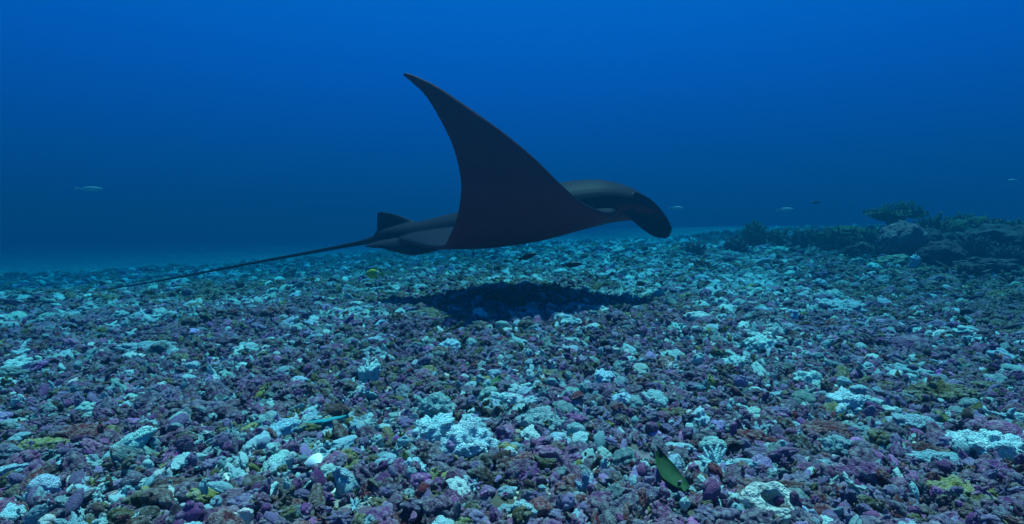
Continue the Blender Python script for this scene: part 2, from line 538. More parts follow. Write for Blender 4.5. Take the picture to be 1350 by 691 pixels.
# pick the pieces that show largest in the picture: these become objects
dx, dy, dz = X, Y, Z - CAM.z
c, s = math.cos(PITCH), math.sin(PITCH)
fy = dy * c - dz * s; fz = dy * s + dz * c
sx = W / 2 + FPX * dx / fy; sy = H / 2 - FPX * fz / fy
inside = (sx > 4) & (sx < W - 4) & (sy < H - 4) & keep
app = np.where(inside, S / fy * (1 + 0.25 * (KD == 0)), 0)
order = np.argsort(-app)
chosen = []
quota = {k: 60 for k in KINDS}
for i in order:
    k = KINDS[KD[i]]
    if quota[k] <= 0: continue
    quota[k] -= 1
    chosen.append(i)
    if len(chosen) >= 290: break
NAMES = {
    'white': ('coral_lump', 'small chalk-white knobbly coral lump loose on the rubble bed', 'coral lump', 'white coral lumps'),
    'pale': ('coral_fragment', 'small pale grey-green coral fragment loose on the rubble bed', 'coral fragment', 'pale coral fragments'),
    'lavender': ('coralline_nodule', 'small lavender-grey coralline nodule loose on the rubble bed', 'nodule', 'lavender nodules'),
    'purple': ('coralline_nodule', 'small dark purple coralline nodule loose on the rubble bed', 'nodule', 'purple nodules'),
    'mauve': ('coralline_nodule', 'small mauve-pink coralline nodule loose on the rubble bed', 'nodule', 'mauve nodules'),
    'maroon': ('crusted_stone', 'small maroon-red crusted stone loose on the rubble bed', 'stone', 'maroon stones'),
    'olive': ('mossy_stone', 'small olive-green algae-covered stone loose on the rubble bed', 'stone', 'olive stones'),
    'brown': ('rubble_stone', 'small dark brown stone loose on the rubble bed', 'stone', 'brown stones'),
    'yellow': ('sponge_lump', 'small yellow-green lump loose on the rubble bed', 'sponge', 'yellow lumps'),
}
SHORT = {1: 'the pair of big white lumps', 2: 'the biggest white coral lump', 6: 'the long white coral finger', 7: 'the pale bluish knob cluster',
         8: 'the white cauliflower lump', 10: 'the lone white lump', 11: 'the white and yellow-green lump', 12: 'the spiky white tuft', 14: 'the white lump of round knobs',
         16: 'the tall leaning white lump', 17: 'the pale curved lump', 18: 'the large white boulder', 19: 'the broad pale blue slab', 21: 'the pale blue lacy lump',
         22: 'the wide olive mound', 23: 'the dark purple dome', 24: 'the grey-blue lump', 25: 'the deep purple cluster', 26: 'the bright yellow-green lump',
         27: 'the white fan shell', 29: 'the flat turquoise slab', 30: 'the long maroon lump', 31: 'the broad brown mound', 32: 'the yellowish lump',
         35: 'the olive algae patch', 36: 'the broad dark olive patch', 37: 'the dark red lump', 38: 'the dark red mossy lump', 40: 'the white nodule'}
EXTRA = [(ground(882, 655), 'the broad green leaf'), (ground(650, 520), 'the small green leaf'), (ground(432, 572), 'the teal seaweed strip'), (ground(1015, 682), 'the cup sponge')]
MARKS = [(g, SHORT[lm[5]]) for g, r_, lm in land if lm[5] in SHORT] + EXTRA
TONE_WORD = {'white': 'chalk-white', 'pale': 'pale grey-green', 'lavender': 'lavender-grey', 'purple': 'dark purple', 'mauve': 'mauve-pink', 'maroon': 'maroon-red', 'olive': 'olive-green', 'brown': 'dark brown', 'yellow': 'yellow-green'}
NOUN = {'white': 'coral lump', 'pale': 'coral fragment', 'lavender': 'nodule', 'purple': 'nodule', 'mauve': 'nodule', 'maroon': 'crusted stone', 'olive': 'mossy stone', 'brown': 'stone', 'yellow': 'sponge lump'}
def shape_word(v):
    return 'round knobby' if v < 6 else 'branching' if v < 10 else 'oblong knobby' if v < 14 else 'flat'
used_labels = {}
for i in chosen:
    kd = KINDS[KD[i]]
    nm, lb, ct, gp = NAMES[kd]
    o = bpy.data.objects.new(nm, shape_meshes[VID[i]])
    COL.objects.link(o)
    o.location = (X[i], Y[i], Z[i]); o.rotation_euler = ROT[i]; o.scale = SCL[i]
    o['tone'] = [float(q) for q in TONE[i]]
    dd, where = min(((math.hypot(X[i] - g.x, Y[i] - g.y), w) for g, w in MARKS), key=lambda t: t[0])
    size = 'small ' if S[i] < 0.022 else 'large ' if S[i] > 0.033 else ''
    rel = ('beside ' + where) if dd < 0.16 else ('a little way from ' + where) if dd < 0.6 else 'on the open rubble bed'
    lab = '%s%s %s %s %s' % (size, shape_word(VID[i]), TONE_WORD[kd], NOUN[kd], rel)
    if lab in used_labels:
        shade = 'darker' if TONE[i].sum() < used_labels[lab] else 'brighter'
        lab2 = lab.replace(TONE_WORD[kd], shade + ' ' + TONE_WORD[kd])
        lab2 = lab2.replace('darker dark', 'very dark').replace('brighter dark', 'faintly dark').replace('darker pale', 'duller pale')
        used_labels.setdefault(lab2, TONE[i].sum())
        lab = lab2
    else:
        used_labels[lab] = TONE[i].sum()
    tag(o, lab, ct, gp)
keep[chosen] = False

def stuff(name, label, cat, x, y, z, rot, scl, vid, tone):
    me = bpy.data.meshes.new(name)
    n = len(x)
    me.vertices.add(n)
    me.vertices.foreach_set('co', np.stack([x, y, z], 1).astype(np.float32).ravel())
    for nm, arr in (('rot', rot), ('scl', scl), ('tone', tone)):
        at = me.attributes.new(nm, 'FLOAT_VECTOR', 'POINT')
        at.data.foreach_set('vector', arr.astype(np.float32).ravel())
    at = me.attributes.new('vid', 'INT', 'POINT')
    at.data.foreach_set('value', vid.astype(np.int32))
    me.update()
    o = bpy.data.objects.new(name, me)
    COL.objects.link(o)
    gt = bpy.data.node_groups.new(name, 'GeometryNodeTree')
    gt.interface.new_socket('Geometry', in_out='INPUT', socket_type='NodeSocketGeometry')
    gt.interface.new_socket('Geometry', in_out='OUTPUT', socket_type='NodeSocketGeometry')
    n_, l_ = gt.nodes.new, gt.links.new
    gi, go = n_('NodeGroupInput'), n_('NodeGroupOutput')
    ci = n_('GeometryNodeCollectionInfo')
    ci.inputs['Collection'].default_value = shape_coll
    ci.inputs['Separate Children'].default_value = True
    ci.inputs['Reset Children'].default_value = True
    ip = n_('GeometryNodeInstanceOnPoints')
    ip.inputs['Pick Instance'].default_value = True
    l_(gi.outputs[0], ip.inputs['Points']); l_(ci.outputs[0], ip.inputs['Instance'])
    def na(nm, ty):
        a = n_('GeometryNodeInputNamedAttribute'); a.data_type = ty; a.inputs['Name'].default_value = nm
        return a.outputs['Attribute']
    l_(na('vid', 'INT'), ip.inputs['Instance Index'])
    er = n_('FunctionNodeEulerToRotation'); l_(na('rot', 'FLOAT_VECTOR'), er.inputs[0])
    l_(er.outputs[0], ip.inputs['Rotation'])
    l_(na('scl', 'FLOAT_VECTOR'), ip.inputs['Scale'])
    l_(ip.outputs[0], go.inputs[0])
    md = o.modifiers.new('scatter', 'NODES'); md.node_group = gt
    tag(o, label, cat, kind='stuff')
    return o

stuff('coral_rubble', 'countless purple, grey and white coral nodules covering the sea floor', 'rubble',
      X[keep], Y[keep], Z[keep], ROT[keep], SCL[keep], VID[keep], TONE[keep])

# finer grit in the gaps near by
gx, gy = ring_points(0.4, 5.0, 1500, R(62))
gk = kind_of(gx, gy)
gs = np.clip(0.0105 * np.exp(rng.normal(0, 0.3, len(gx))), 0.005, 0.02)
stuff('coral_grit', 'fine broken coral grit filling the gaps between nodules', 'grit',
      gx, gy, height(gx, gy) + gs * rng.uniform(0.3, 2.2, len(gx)),
      rng.uniform(0, 6.28, (len(gx), 3)), gs[:, None] * rng.uniform(0.7, 1.5, (len(gx), 3)),
      rng.integers(0, len(SHAPES), len(gx)),
      np.clip(np.array([TONES[k] for k in KINDS])[gk] * np.exp(rng.normal(0, 0.3, (len(gx), 1))), 0.01, 0.85))

# ------------------------------------------------------------------ landmark lumps
LM_NAME = {'white': 'coral_lump', 'pale': 'coral_lump', 'olive': 'algae_mound', 'purple': 'coralline_lump', 'mauve': 'coralline_lump',
           'maroon': 'crusted_lump', 'brown': 'algae_mound', 'yellow': 'sponge_lump'}
LM_CAT = {'white': 'coral lump', 'pale': 'coral lump', 'olive': 'algae', 'purple': 'coral lump', 'mauve': 'coral lump',
          'maroon': 'coral lump', 'brown': 'algae', 'yellow': 'sponge'}
for g, rad, (px, py, rp, kd, lb, sd_, sq) in land:
    if sd_ in (23, 20):
        v, f, tp = knobby(500 + sd_, ICO5, knobs=10, kr=0.7, kh=0.12, squash=sq, rough=0.03)
    elif kd in ('olive', 'brown'):
        v, f, tp = knobby(500 + sd_, ICO5, knobs=150, kr=0.17, kh=0.2, squash=sq, rough=0.10)
        v = ragged(v, sd_, 0.4)
    elif sd_ == 12:
        v, f, tp = fingers(500 + sd_, nb=46, rad=0.12, length=1.0)
    else:
        v, f, tp = knobby(500 + sd_, ICO5, knobs=95, kr=0.25, kh=0.27, squash=(sq[0], sq[1], sq[2] * 1.2), rough=0.05, lobes=7)
        v = ragged(v, sd_, 0.28)
    o = mesh_obj(LM_NAME[kd], v, f, MAT_LUMP)
    put_tips(o.data, tp)
    k = rad / max(sq[0], 1.0)
    o.scale = (k, k, k)
    o.location = (g.x, g.y, g.z + k * sq[2] * 0.45)
    o.rotation_euler = (random.uniform(-.12, .12), random.uniform(-.12, .12), random.uniform(-.4, .4))
    o['tone'] = [q * random.uniform(0.9, 1.05) for q in TONES[kd]]
    tag(o, lb, LM_CAT[kd])


# ------------------------------------------------------------------ manta ray
def catmull(pts, t):
    """smooth curve through rows of pts, t in 0..1 over the rows"""
    pts = np.asarray(pts, float); n = len(pts) - 1
    x = min(max(t, 0), 1) * n; i = min(int(x), n - 1); u = x - i
    p0 = pts[max(i - 1, 0)]; p1 = pts[i]; p2 = pts[i + 1]; p3 = pts[min(i + 2, n)]
    return 0.5 * ((2 * p1) + (-p0 + p2) * u + (2 * p0 - 5 * p1 + 4 * p2 - p3) * u * u + (-p0 + 3 * p1 - 3 * p2 + p3) * u ** 3)

BODY_Y = 4.5
def build_manta():
    # rows from body to tip: distance outwards, leading edge pixel, trailing edge pixel, thickness
    rows = [
        (0.00, (808, 268), (520, 312), 0.22),
        (0.20, (815, 273), (530, 318), 0.22),
        (0.42, (812, 280), (560, 325), 0.17),
        (0.60, (799, 281), (583, 325), 0.13),
        (0.80, (768, 267), (592, 311), 0.10),
        (0.95, (740, 243), (602, 285), 0.085),
        (1.02, (706, 209), (607, 245), 0.07),
        (1.05, (664, 174), (600, 205), 0.055),
        (1.06, (622, 144), (586, 170), 0.046),
        (1.06, (579, 115), (562, 129), 0.036),
        (1.06, (547, 99.5), (541, 108), 0.028),
        (1.06, (533, 95.5), (530.5, 99.5), 0.02),
    ]
    V, F = [], []
    def loft(rings, cap=True):
        n = len(rings[0]); b = len(V)
        for r in rings: V.extend([Vector(q) for q in r])
        for i in range(len(rings) - 1):
            for k in range(n):
                a = b + i * n + k; c = b + i * n + (k + 1) % n
                F.append((a, c, c + n, a + n))
        if cap:
            F.append(tuple(b + k for k in range(n))[::-1])
            F.append(tuple(b + (len(rings) - 1) * n + k for k in range(n)))
    M = 40
    for side in (1, -1):
        cl, ct, cy_, cth = [], [], [], []
        for yo, le, te, th in rows:
            pl, pt = P(le[0], le[1], BODY_Y - yo), P(te[0], te[1], BODY_Y - yo)
            cl.append(pl[:]); ct.append(pt[:]); cy_.append((yo,)); cth.append((th,))
        rings = []
        NS = 64
        edge = [(Vector(catmull(cl, i / NS)), Vector(catmull(ct, i / NS)), float(catmull(cth, i / NS)[0])) for i in range(NS + 1)]
        for i in range(NS + 1):
            le, te, th = edge[i]
            a = edge[max(i - 1, 0)]; b2 = edge[min(i + 1, NS)]
            span = ((b2[0] + b2[1]) - (a[0] + a[1]))
            ch = le - te
            nrm = span.cross(ch)
            nrm = nrm.normalized() if nrm.length > 1e-6 else Vector((0, 0, 1))
            q = i / NS
            bow = 0.05 * math.exp(-((q - 0.30) / 0.13) ** 2)
            ring = []
            for k in range(M):
                an = 2 * math.pi * k / M
                u = 0.5 + 0.5 * math.cos(an)
                prof = math.copysign(abs(math.sin(an)) ** 0.75, math.sin(an)) * (0.5 + 0.5 * u)
                p = te.lerp(le, u) + nrm * prof * th * 0.5
                p = p - Vector((0, 0, 1)) * bow * math.sin(math.pi * u) ** 1.2
                ring.append(p)
            if side < 0:
                ring = [Vector((p.x + 0.03 + 0.12 * q * q, 2 * BODY_Y - p.y, p.z - 0.16 * q * q)) for p in ring][::-1]
            rings.append(ring)
        loft(rings)
    # trunk and head: wide ovals along the back
    st = [(494, 306, 318, .035), (508, 301, 322, .07), (530, 296, 327, .12), (560, 290, 329, .17), (600, 280, 329, .25), (650, 266, 327, .34),
          (700, 250, 320, .40), (745, 240, 309, .42), (780, 237.5, 300, .41), (805, 240.5, 294, .38), (828, 248, 291, .35), (846, 260, 290, .31), (858, 271, 288, .25), (864, 278, 286, .14)]
    rings = []
    for i in range(53):
        px, t_, b_, w_ = catmull(st, i / 52)
        top, bot = P(px, t_, BODY_Y), P(px, b_, BODY_Y)
        c_ = (top + bot) / 2; hz = (top - bot).length / 2
        ring = []
        for k in range(36):
            an = 2 * math.pi * k / 36
            cc, ss = math.cos(an), math.sin(an)
            ring.append(c_ + Vector((0, w_ * math.copysign(abs(cc) ** 0.85, cc), hz * math.copysign(abs(ss) ** 0.95, ss))))
        rings.append(ring)
    loft(rings)
    # head fins, hanging forward and down either side of the mouth
    for yo in (0.29, -0.29):
        path = [((828, 268), 17, .09), ((845, 277), 19, .075), (((859), 289), 18.5, .06), ((870, 300), 15.5, .05), ((876, 307), 11.5, .04), ((880.5, 313), 4, .025)]
        rings = []
        for i in range(25):
            q = i / 24
            r_ = catmull([(a[0][0], a[0][1], a[1], a[2]) for a in path], q)
            r2 = catmull([(a[0][0], a[0][1], a[1], a[2]) for a in path], min(1, q + 0.04)); r1 = catmull([(a[0][0], a[0][1], a[1], a[2]) for a in path], max(0, q - 0.04))
            dpx = np.array([r2[0] - r1[0], r2[1] - r1[1]]); dpx = dpx / np.linalg.norm(dpx)
            nx, ny = -dpx[1], dpx[0]
            yy = BODY_Y - yo + (0.05 * math.sin(q * 3.1)) * (1 if yo > 0 else -1)
            sc = 1.0
            base_y = BODY_Y - yo
            p0 = P(r_[0], r_[1], base_y); e = P(r_[0] + nx * r_[2], r_[1] + ny * r_[2], base_y) - p0
            if yo < 0: e = e * 0.85; p0 = p0 - Vector((0.02, 0, 0))
            p0.y = yy; e.y = 0
            ring = []
            for k in range(20):
                an = 2 * math.pi * k / 20
                curl = 0.05 * math.cos(an) ** 2 * (-1 if yo > 0 else 1)
                ring.append(p0 + e * math.cos(an) + Vector((0, r_[3] * 0.5 * math.sin(an) + curl, 0)))
            rings.append(ring)
        loft(rings)
    # dorsal fin before the tail
    fin = [((556, 296), (556, 293)), ((545, 300), (544, 290.5)), ((530, 303), (530, 285)), ((515, 306), (514, 280)), ((505, 308), (502, 279)), ((497, 310), (496.5, 280))]
    rings = []
    for i in range(17):
        q = i / 16
        r_ = catmull([(a[0], a[1], b_[0], b_[1]) for a, b_ in fin], q)
        a, b2 = P(r_[0], r_[1], BODY_Y), P(r_[2], r_[3], BODY_Y)
        th = 0.028 * (1 - 0.6 * q)
        ring = []
        for k in range(16):
            an = 2 * math.pi * k / 16
            u = 0.5 - 0.5 * math.cos(an)
            ring.append(a.lerp(b2, u) + Vector((0, th * math.sin(an) * (1.2 - 0.7 * u), 0)))
        rings.append(ring)
    loft(rings)
    # pelvic fins
    for yo in (0.16, -0.16):
        pel = [((588, 312), (588, 327)), ((570, 313), (568, 333)), ((548, 314), (546, 337)), ((525, 314), (524, 333.5)), ((505, 316), (504, 328)), ((492, 319), (491, 327)), ((480, 323), (479, 326))]
        rings = []
        for i in range(21):
            q = i / 20
            r_ = catmull([(a[0], a[1], b_[0], b_[1]) for a, b_ in pel], q)
            a, b2 = P(r_[0], r_[1], BODY_Y - 0.16), P(r_[2], r_[3], BODY_Y - 0.16)
            ring = []
            for k in range(16):
                an = 2 * math.pi * k / 16
                u = 0.5 - 0.5 * math.cos(an)
                p = a.lerp(b2, u)
                p.y = BODY_Y - yo * (1.0 - 0.5 * q) - (0.05 if yo > 0 else -0.05) * u + 0.03 * math.sin(an)
                ring.append(p)
            rings.append(ring)
        loft(rings)
    root = empty('manta_ray', (0, BODY_Y, 0.55))
    me = bpy.data.meshes.new('body')
    me.from_pydata([tuple(v - root.location) for v in V], [], F); me.update()
    bm = bmesh.new(); bm.from_mesh(me)
    bmesh.ops.recalc_face_normals(bm, faces=bm.faces)
    bm.to_mesh(me); bm.free()
    tmp = bpy.data.objects.new('body', me)
    COL.objects.link(tmp)
    rm = tmp.modifiers.new('fuse', 'REMESH'); rm.mode = 'VOXEL'; rm.voxel_size = 0.0068; rm.use_smooth_shade = True
    sm = tmp.modifiers.new('soften', 'SMOOTH'); sm.factor = 0.5; sm.iterations = 9
    dg = bpy.context.evaluated_depsgraph_get()
    fused = bpy.data.meshes.new_from_object(tmp.evaluated_get(dg))
    bpy.data.objects.remove(tmp)
    # the whip tail joins the same skin
    bm = bmesh.new(); bm.from_mesh(fused)
    tp = [(508, 312, 9), (495, 315, 6.0), (478, 319.5, 4.0), (450, 325, 2.9), (400, 334.5, 2.3), (340, 345.5, 1.9), (280, 357, 1.6), (220, 368.5, 1.35), (170, 377, 1.1), (124, 384, 0.5)]
    prev = None
    for i in range(71):
        q = i / 70
        px, py, rp = catmull(tp, q)
        c_ = P(px, py, BODY_Y + 0.15 * q * q) - root.location; r_ = rp / FPX * BODY_Y
        ring = [bm.verts.new(c_ + Vector((0.15 * r_ * math.sin(a), r_ * math.cos(a), r_ * math.sin(a)))) for a in [2 * math.pi * k / 10 for k in range(10)]]
        if prev:
            for k in range(10):
                fc = bm.faces.new((prev[k], prev[(k + 1) % 10], ring[(k + 1) % 10], ring[k])); fc.smooth = True
        prev = ring
    bm.faces.new(prev)
    bm.to_mesh(fused); bm.free()
    fused.shade_smooth()
    nv = len(fused.vertices)
    co = np.empty(nv * 3, np.float32); fused.vertices.foreach_get('co', co); co = co.reshape(-1, 3)
    no = np.array([q.vector[:] for q in fused.vertex_normals])
    out_n = np.where(co[:, 1] < 0, -no[:, 1], no[:, 1])
    wing = smooth(0.25, 0.6, np.abs(co[:, 1]))
    ven = smooth(-1.0, -0.85, co[:, 0]) * smooth(0.25, 0.75, (1 - wing) * (-no[:, 2] + 0.15) + wing * (0.75 * out_n - 0.65 * no[:, 2]))
    at = fused.attributes.new('ventral', 'FLOAT', 'POINT')
    at.data.foreach_set('value', ven.astype(np.float32))
    fused.name = 'body'
    m, t, b = new_mat('manta skin')
    n, l = t.nodes.new, t.links.new
    tc = n('ShaderNodeTexCoord')
    ns = n('ShaderNodeTexNoise'); ns.inputs['Scale'].default_value = 5; ns.inputs['Detail'].default_value = 6
    l(tc.outputs['Object'], ns.inputs['Vector'])
    mxn = n('ShaderNodeMix'); mxn.data_type = 'RGBA'
    l(ns.outputs[0], mxn.inputs[0])
    mxn.inputs[6].default_value = (0.25, 0.012, 0.030, 1); mxn.inputs[7].default_value = (0.36, 0.018, 0.042, 1)
    va = n('ShaderNodeAttribute'); va.attribute_name = 'ventral'
    mxv = n('ShaderNodeMix'); mxv.data_type = 'RGBA'
    l(va.outputs['Fac'], mxv.inputs[0]); mxv.inputs[6].default_value = (0.014, 0.010, 0.022, 1)
    l(mxn.outputs[2], mxv.inputs[7])
    l(mxv.outputs[2], b.inputs['Base Color'])
    b.inputs['Roughness'].default_value = 0.6
    b.inputs['Specular IOR Level'].default_value = 0.06
    n2 = n('ShaderNodeTexNoise'); n2.inputs['Scale'].default_value = 60; n2.inputs['Detail'].default_value = 3
    l(tc.outputs['Object'], n2.inputs['Vector'])
    bp = n('ShaderNodeBump'); bp.inputs['Strength'].default_value = 0.25; bp.inputs['Distance'].default_value = 0.01
    l(n2.outputs[0], bp.inputs['Height']); l(bp.outputs[0], b.inputs['Normal'])
    fused.materials.clear(); fused.materials.append(m)
    bo = bpy.data.objects.new('body', fused); COL.objects.link(bo); bo.parent = root
    # eyes at the base of the head fins
    em = plain_mat('manta eye', (0.012, 0.012, 0.014), rough=0.4, spec=0.2)
    ev, ef = ico(3)
    for sgn in (1, -1):
        p = P(834, 279, BODY_Y - 0.335); p.y = BODY_Y - 0.335 * sgn
        e = mesh_obj('eye', ev * np.array([0.022, 0.016, 0.02]), ef, em, bo)
        e.location = p - root.location
    tag(root, 'large dark manta ray gliding over the rubble with its wing raised', 'manta ray')
build_manta()

# ------------------------------------------------------------------ fish
def fish(label, loc, length, depth, color, heading=0.0, tilt=0.0, group=None, fin=None, belly=None, band=None, cat='fish', tall_fin=0.35):
    """a fish facing +X before turning: body, tail fin, dorsal and anal fins, eyes"""
    root = empty('reef_fish', loc, (0, -tilt, heading))
    bm_ = plain_mat('fish skin', color, rough=0.4, var=0.15, scale=30)
    fm = plain_mat('fish fin', fin or color, rough=0.5)
    prof = [(0.5, .02), (0.46, .2), (0.38, .5), (0.25, .82), (0.08, 1.0), (-0.1, .92), (-0.25, .62), (-0.36, .3), (-0.42, .2)]
    V, F = [], []
    nn = 14
    for i in range(25):
        x, h = catmull(prof, i / 24)
        for k in range(nn):
            a = 2 * math.pi * k / nn
            V.append((x * length, 0.42 * depth * 0.5 * h * math.cos(a) * (1 - .2 * abs(x)), depth * 0.5 * h * math.sin(a)))
    for i in range(24):
        for k in range(nn):
            a = i * nn + k; c = i * nn + (k + 1) % nn
            F.append((a, a + nn, c + nn, c))
    F.append(tuple(range(nn))); F.append(tuple(24 * nn + k for k in range(nn))[::-1])
    mesh_obj('body', V, F, bm_, root)
    def blade(name, pts, th, mat):
        m_ = len(pts)
        v = [(x * length, th, z * depth) for x, z in pts] + [(x * length, -th, z * depth) for x, z in pts]
        f = [tuple(range(m_)), tuple(range(m_, 2 * m_))[::-1]] + [(k, k + m_, (k + 1) % m_ + m_, (k + 1) % m_) for k in range(m_)]
        return mesh_obj(name, v, f, mat, root, False)
    th = length * 0.008
    blade('tail_fin', [(-.39, .10), (-.47, .30), (-.56, .42), (-.52, .0), (-.56, -.42), (-.47, -.30), (-.39, -.10)], th, fm)
    blade('dorsal_fin', [(.22, .38), (.12, .5 + tall_fin * .4), (-.1, .5 + tall_fin * .55), (-.28, .3 + tall_fin * .5), (-.34, .15), (-.1, .38), (.1, .42)], th, fm)
    blade('anal_fin', [(-.02, -.42), (-.12, -.5 - tall_fin * .4), (-.28, -.3 - tall_fin * .5), (-.34, -.15), (-.15, -.36)], th, fm)
    if band:
        wm = plain_mat('fish band', band, rough=0.5)
        V, F = [], []
        for i, (x, h) in enumerate([(-.30, .54), (-.27, .64), (-.24, .70), (-.21, .76)]):
            for k in range(nn):
                a = 2 * math.pi * k / nn
                V.append((x * length, 0.45 * depth * 0.5 * h * math.cos(a), depth * 0.515 * h * math.sin(a)))
        for i in range(3):
            for k in range(nn):
                a = i * nn + k; c = i * nn + (k + 1) % nn
                F.append((a, c, c + nn, a + nn))
        mesh_obj('tail_band', V, F, wm, root)
    ev, ef = ico(2)
    em = plain_mat('fish eye', (0.01, 0.01, 0.012), rough=0.15)
    for sgn in (1, -1):
        e = mesh_obj('eye', ev * depth * 0.06, ef, em, root)
        e.location = (length * 0.37, sgn * depth * 0.42 * 0.5 * 0.48, depth * 0.08)
    tag(root, label, cat, group)
    return root

def px_size(npx, Y): return npx / FPX * Y
fish('small dark fish with raised nose right under the manta belly', P(696, 338, 5.6), px_size(24, 5.6), px_size(7.5, 5.6), (0.015, 0.012, 0.018), tilt=R(20), tall_fin=0.15)
fish('small slender dark fish swimming level over the pale rubble', P(755, 349, 5.4), px_size(27, 5.4), px_size(7, 5.4), (0.012, 0.012, 0.018), tilt=R(5), tall_fin=0.15)
fish('tiny black fish hovering low over turquoise rubble', P(807, 361, 6.2), px_size(8, 6.2), px_size(4.5, 6.2), (0.012, 0.012, 0.016), heading=R(160), tilt=R(-10))
fish('yellow-green butterfly fish with a white tail band', P(493, 361, 5.2), px_size(22, 5.2), px_size(13, 5.2), (0.50, 0.46, 0.02), heading=R(180), fin=(0.42, 0.36, 0.03), band=(0.75, 0.75, 0.7), tall_fin=0.3)
PALE = (0.55, 0.6, 0.6)
fish('pale slender fish alone in open water behind the manta tail', P(118, 249, 8.0), px_size(34, 8), px_size(6, 8), PALE, heading=R(4), tall_fin=0.1)
fish('pale slender fish just ahead of the manta head', P(892, 274, 8.5), px_size(18, 8.5), px_size(4, 8.5), PALE, heading=R(-5), tall_fin=0.1)
fish('pale slender fish in open water above the bushy corals', P(1036, 276, 8.0), px_size(21, 8), px_size(4.5, 8), PALE, tilt=R(2), tall_fin=0.1)
fish('faint pale fish high above the dark reef ridge', P(1335, 238, 8.0), px_size(13, 8), px_size(4, 8), PALE, heading=R(180), tall_fin=0.1)
fish('small dark fish in open water between bushy corals and table coral', P(1075, 267, 10.0), px_size(11, 10), px_size(4, 10), (0.03, 0.04, 0.06), heading=R(180), tall_fin=0.15)

# ------------------------------------------------------------------ reef on the right
def reef_mat(name, tone, scale, **kw):
    return lump_material(name, tone, scale, **kw)
RM = {
    'dark': reef_mat('dark reef crust', (0.052, 0.020, 0.030), 14, tips=0.12, mottling=0.3, pale=(0.16, 0.16, 0.17)),
    'brown': reef_mat('brown reef crust', (0.075, 0.032, 0.024), 14, tips=0.15, mottling=0.3, pale=(0.18, 0.18, 0.16)),
    'green': reef_mat('green turf crust', (0.055, 0.055, 0.016), 14, tips=0.12, mottling=0.3, pale=(0.16, 0.18, 0.10)),
    'pink': reef_mat('pink brain coral', (0.20, 0.085, 0.10), 14, tips=0.55),
    'pale': reef_mat('pale plate coral', (0.16, 0.21, 0.16), 14, tips=0.3),
    'blue': reef_mat('pale blue coral', (0.40, 0.52, 0.60), 14, tips=0.5),
}
def reef_lump(name, label, cat, px, top, bottom, half, Y, kind, seed, knobs=60, kr=0.3, kh=0.2, deep=0.9, rot=0, group=None, rag=0.35):
    """a mound whose silhouette spans the given pixels at distance Y, standing on the bed"""
    a, b = P(px, top, Y), P(px, bottom, Y)
    w = half / FPX * Y
    zb = min(b.z, hgt(a.x, Y) - 0.02)
    hz = (a.z - zb) / 2
    v, f, tp = knobby(700 + seed, ICO5, knobs=knobs, kr=kr, kh=kh, squash=(1, 1, 1), rough=0.06, lobes=6)
    v = ragged(v, seed, rag)
    ext = (v.max(0) - v.min(0)) / 2; mid = (v.max(0) + v.min(0)) / 2
    v = (v - mid) / ext * np.array([w, w * deep, hz])
    o = mesh_obj(name, v, f, RM[kind]); put_tips(o.data, tp)
    o.location = (a.x, Y, zb + hz); o.rotation_euler = (0, 0, rot)
    # material scale is per metre here, keep the texture fine
    tag(o, label, cat, group)
    return o

def bush(name, label, cat, px, top, bottom, half, Y, kind, seed, nb=70, rad=0.05):
    a = P(px, top, Y); w = half / FPX * Y
    zb = hgt(a.x, Y) - 0.03; hz = a.z - zb
    g = np.random.default_rng(seed)
    V, F, T = [], [], []
    for b in range(nb):
        an = g.uniform(0, 6.283); el = g.uniform(0.1, 1.0) ** 0.7
        end = np.array([math.cos(an) * w * math.sqrt(1 - el * el) * g.uniform(.6, 1.05), math.sin(an) * w * math.sqrt(1 - el * el), hz * el * g.uniform(.75, 1.03)])
        start = np.array([end[0] * 0.25, end[1] * 0.25, end[2] * 0.1])
        nfork = 3
        for fk in range(nfork):
            e2 = end + g.normal(0, 0.07, 3) * np.array([1, 1, .6]) * (fk > 0)
            mid = (start + e2) / 2 + g.normal(0, 0.03, 3)
            base = len(V); seg, ring = 5, 6
            for s_ in range(seg + 1):
                q = s_ / seg
                c_ = start * (1 - q) ** 2 + 2 * mid * q * (1 - q) + e2 * q * q
                rr = rad * (1 - 0.55 * q) * (1 + g.normal(0, 0.15))
                for k in range(ring):
                    t_ = 2 * math.pi * k / ring
                    V.append(c_ + np.array([math.cos(t_), math.sin(t_), 0.25 * math.cos(t_ * 2)]) * rr); T.append(q * q)
            for s_ in range(seg):
                for k in range(ring):
                    i0 = base + s_ * ring + k; i1 = base + s_ * ring + (k + 1) % ring
                    F.append((i0, i1, i1 + ring, i0 + ring))
            F.append(tuple(base + seg * ring + k for k in range(ring)))
    o = mesh_obj(name, V, F, RM[kind]); put_tips(o.data, T)
    o.location = (a.x, Y, zb)
    tag(o, label, cat)
    return o

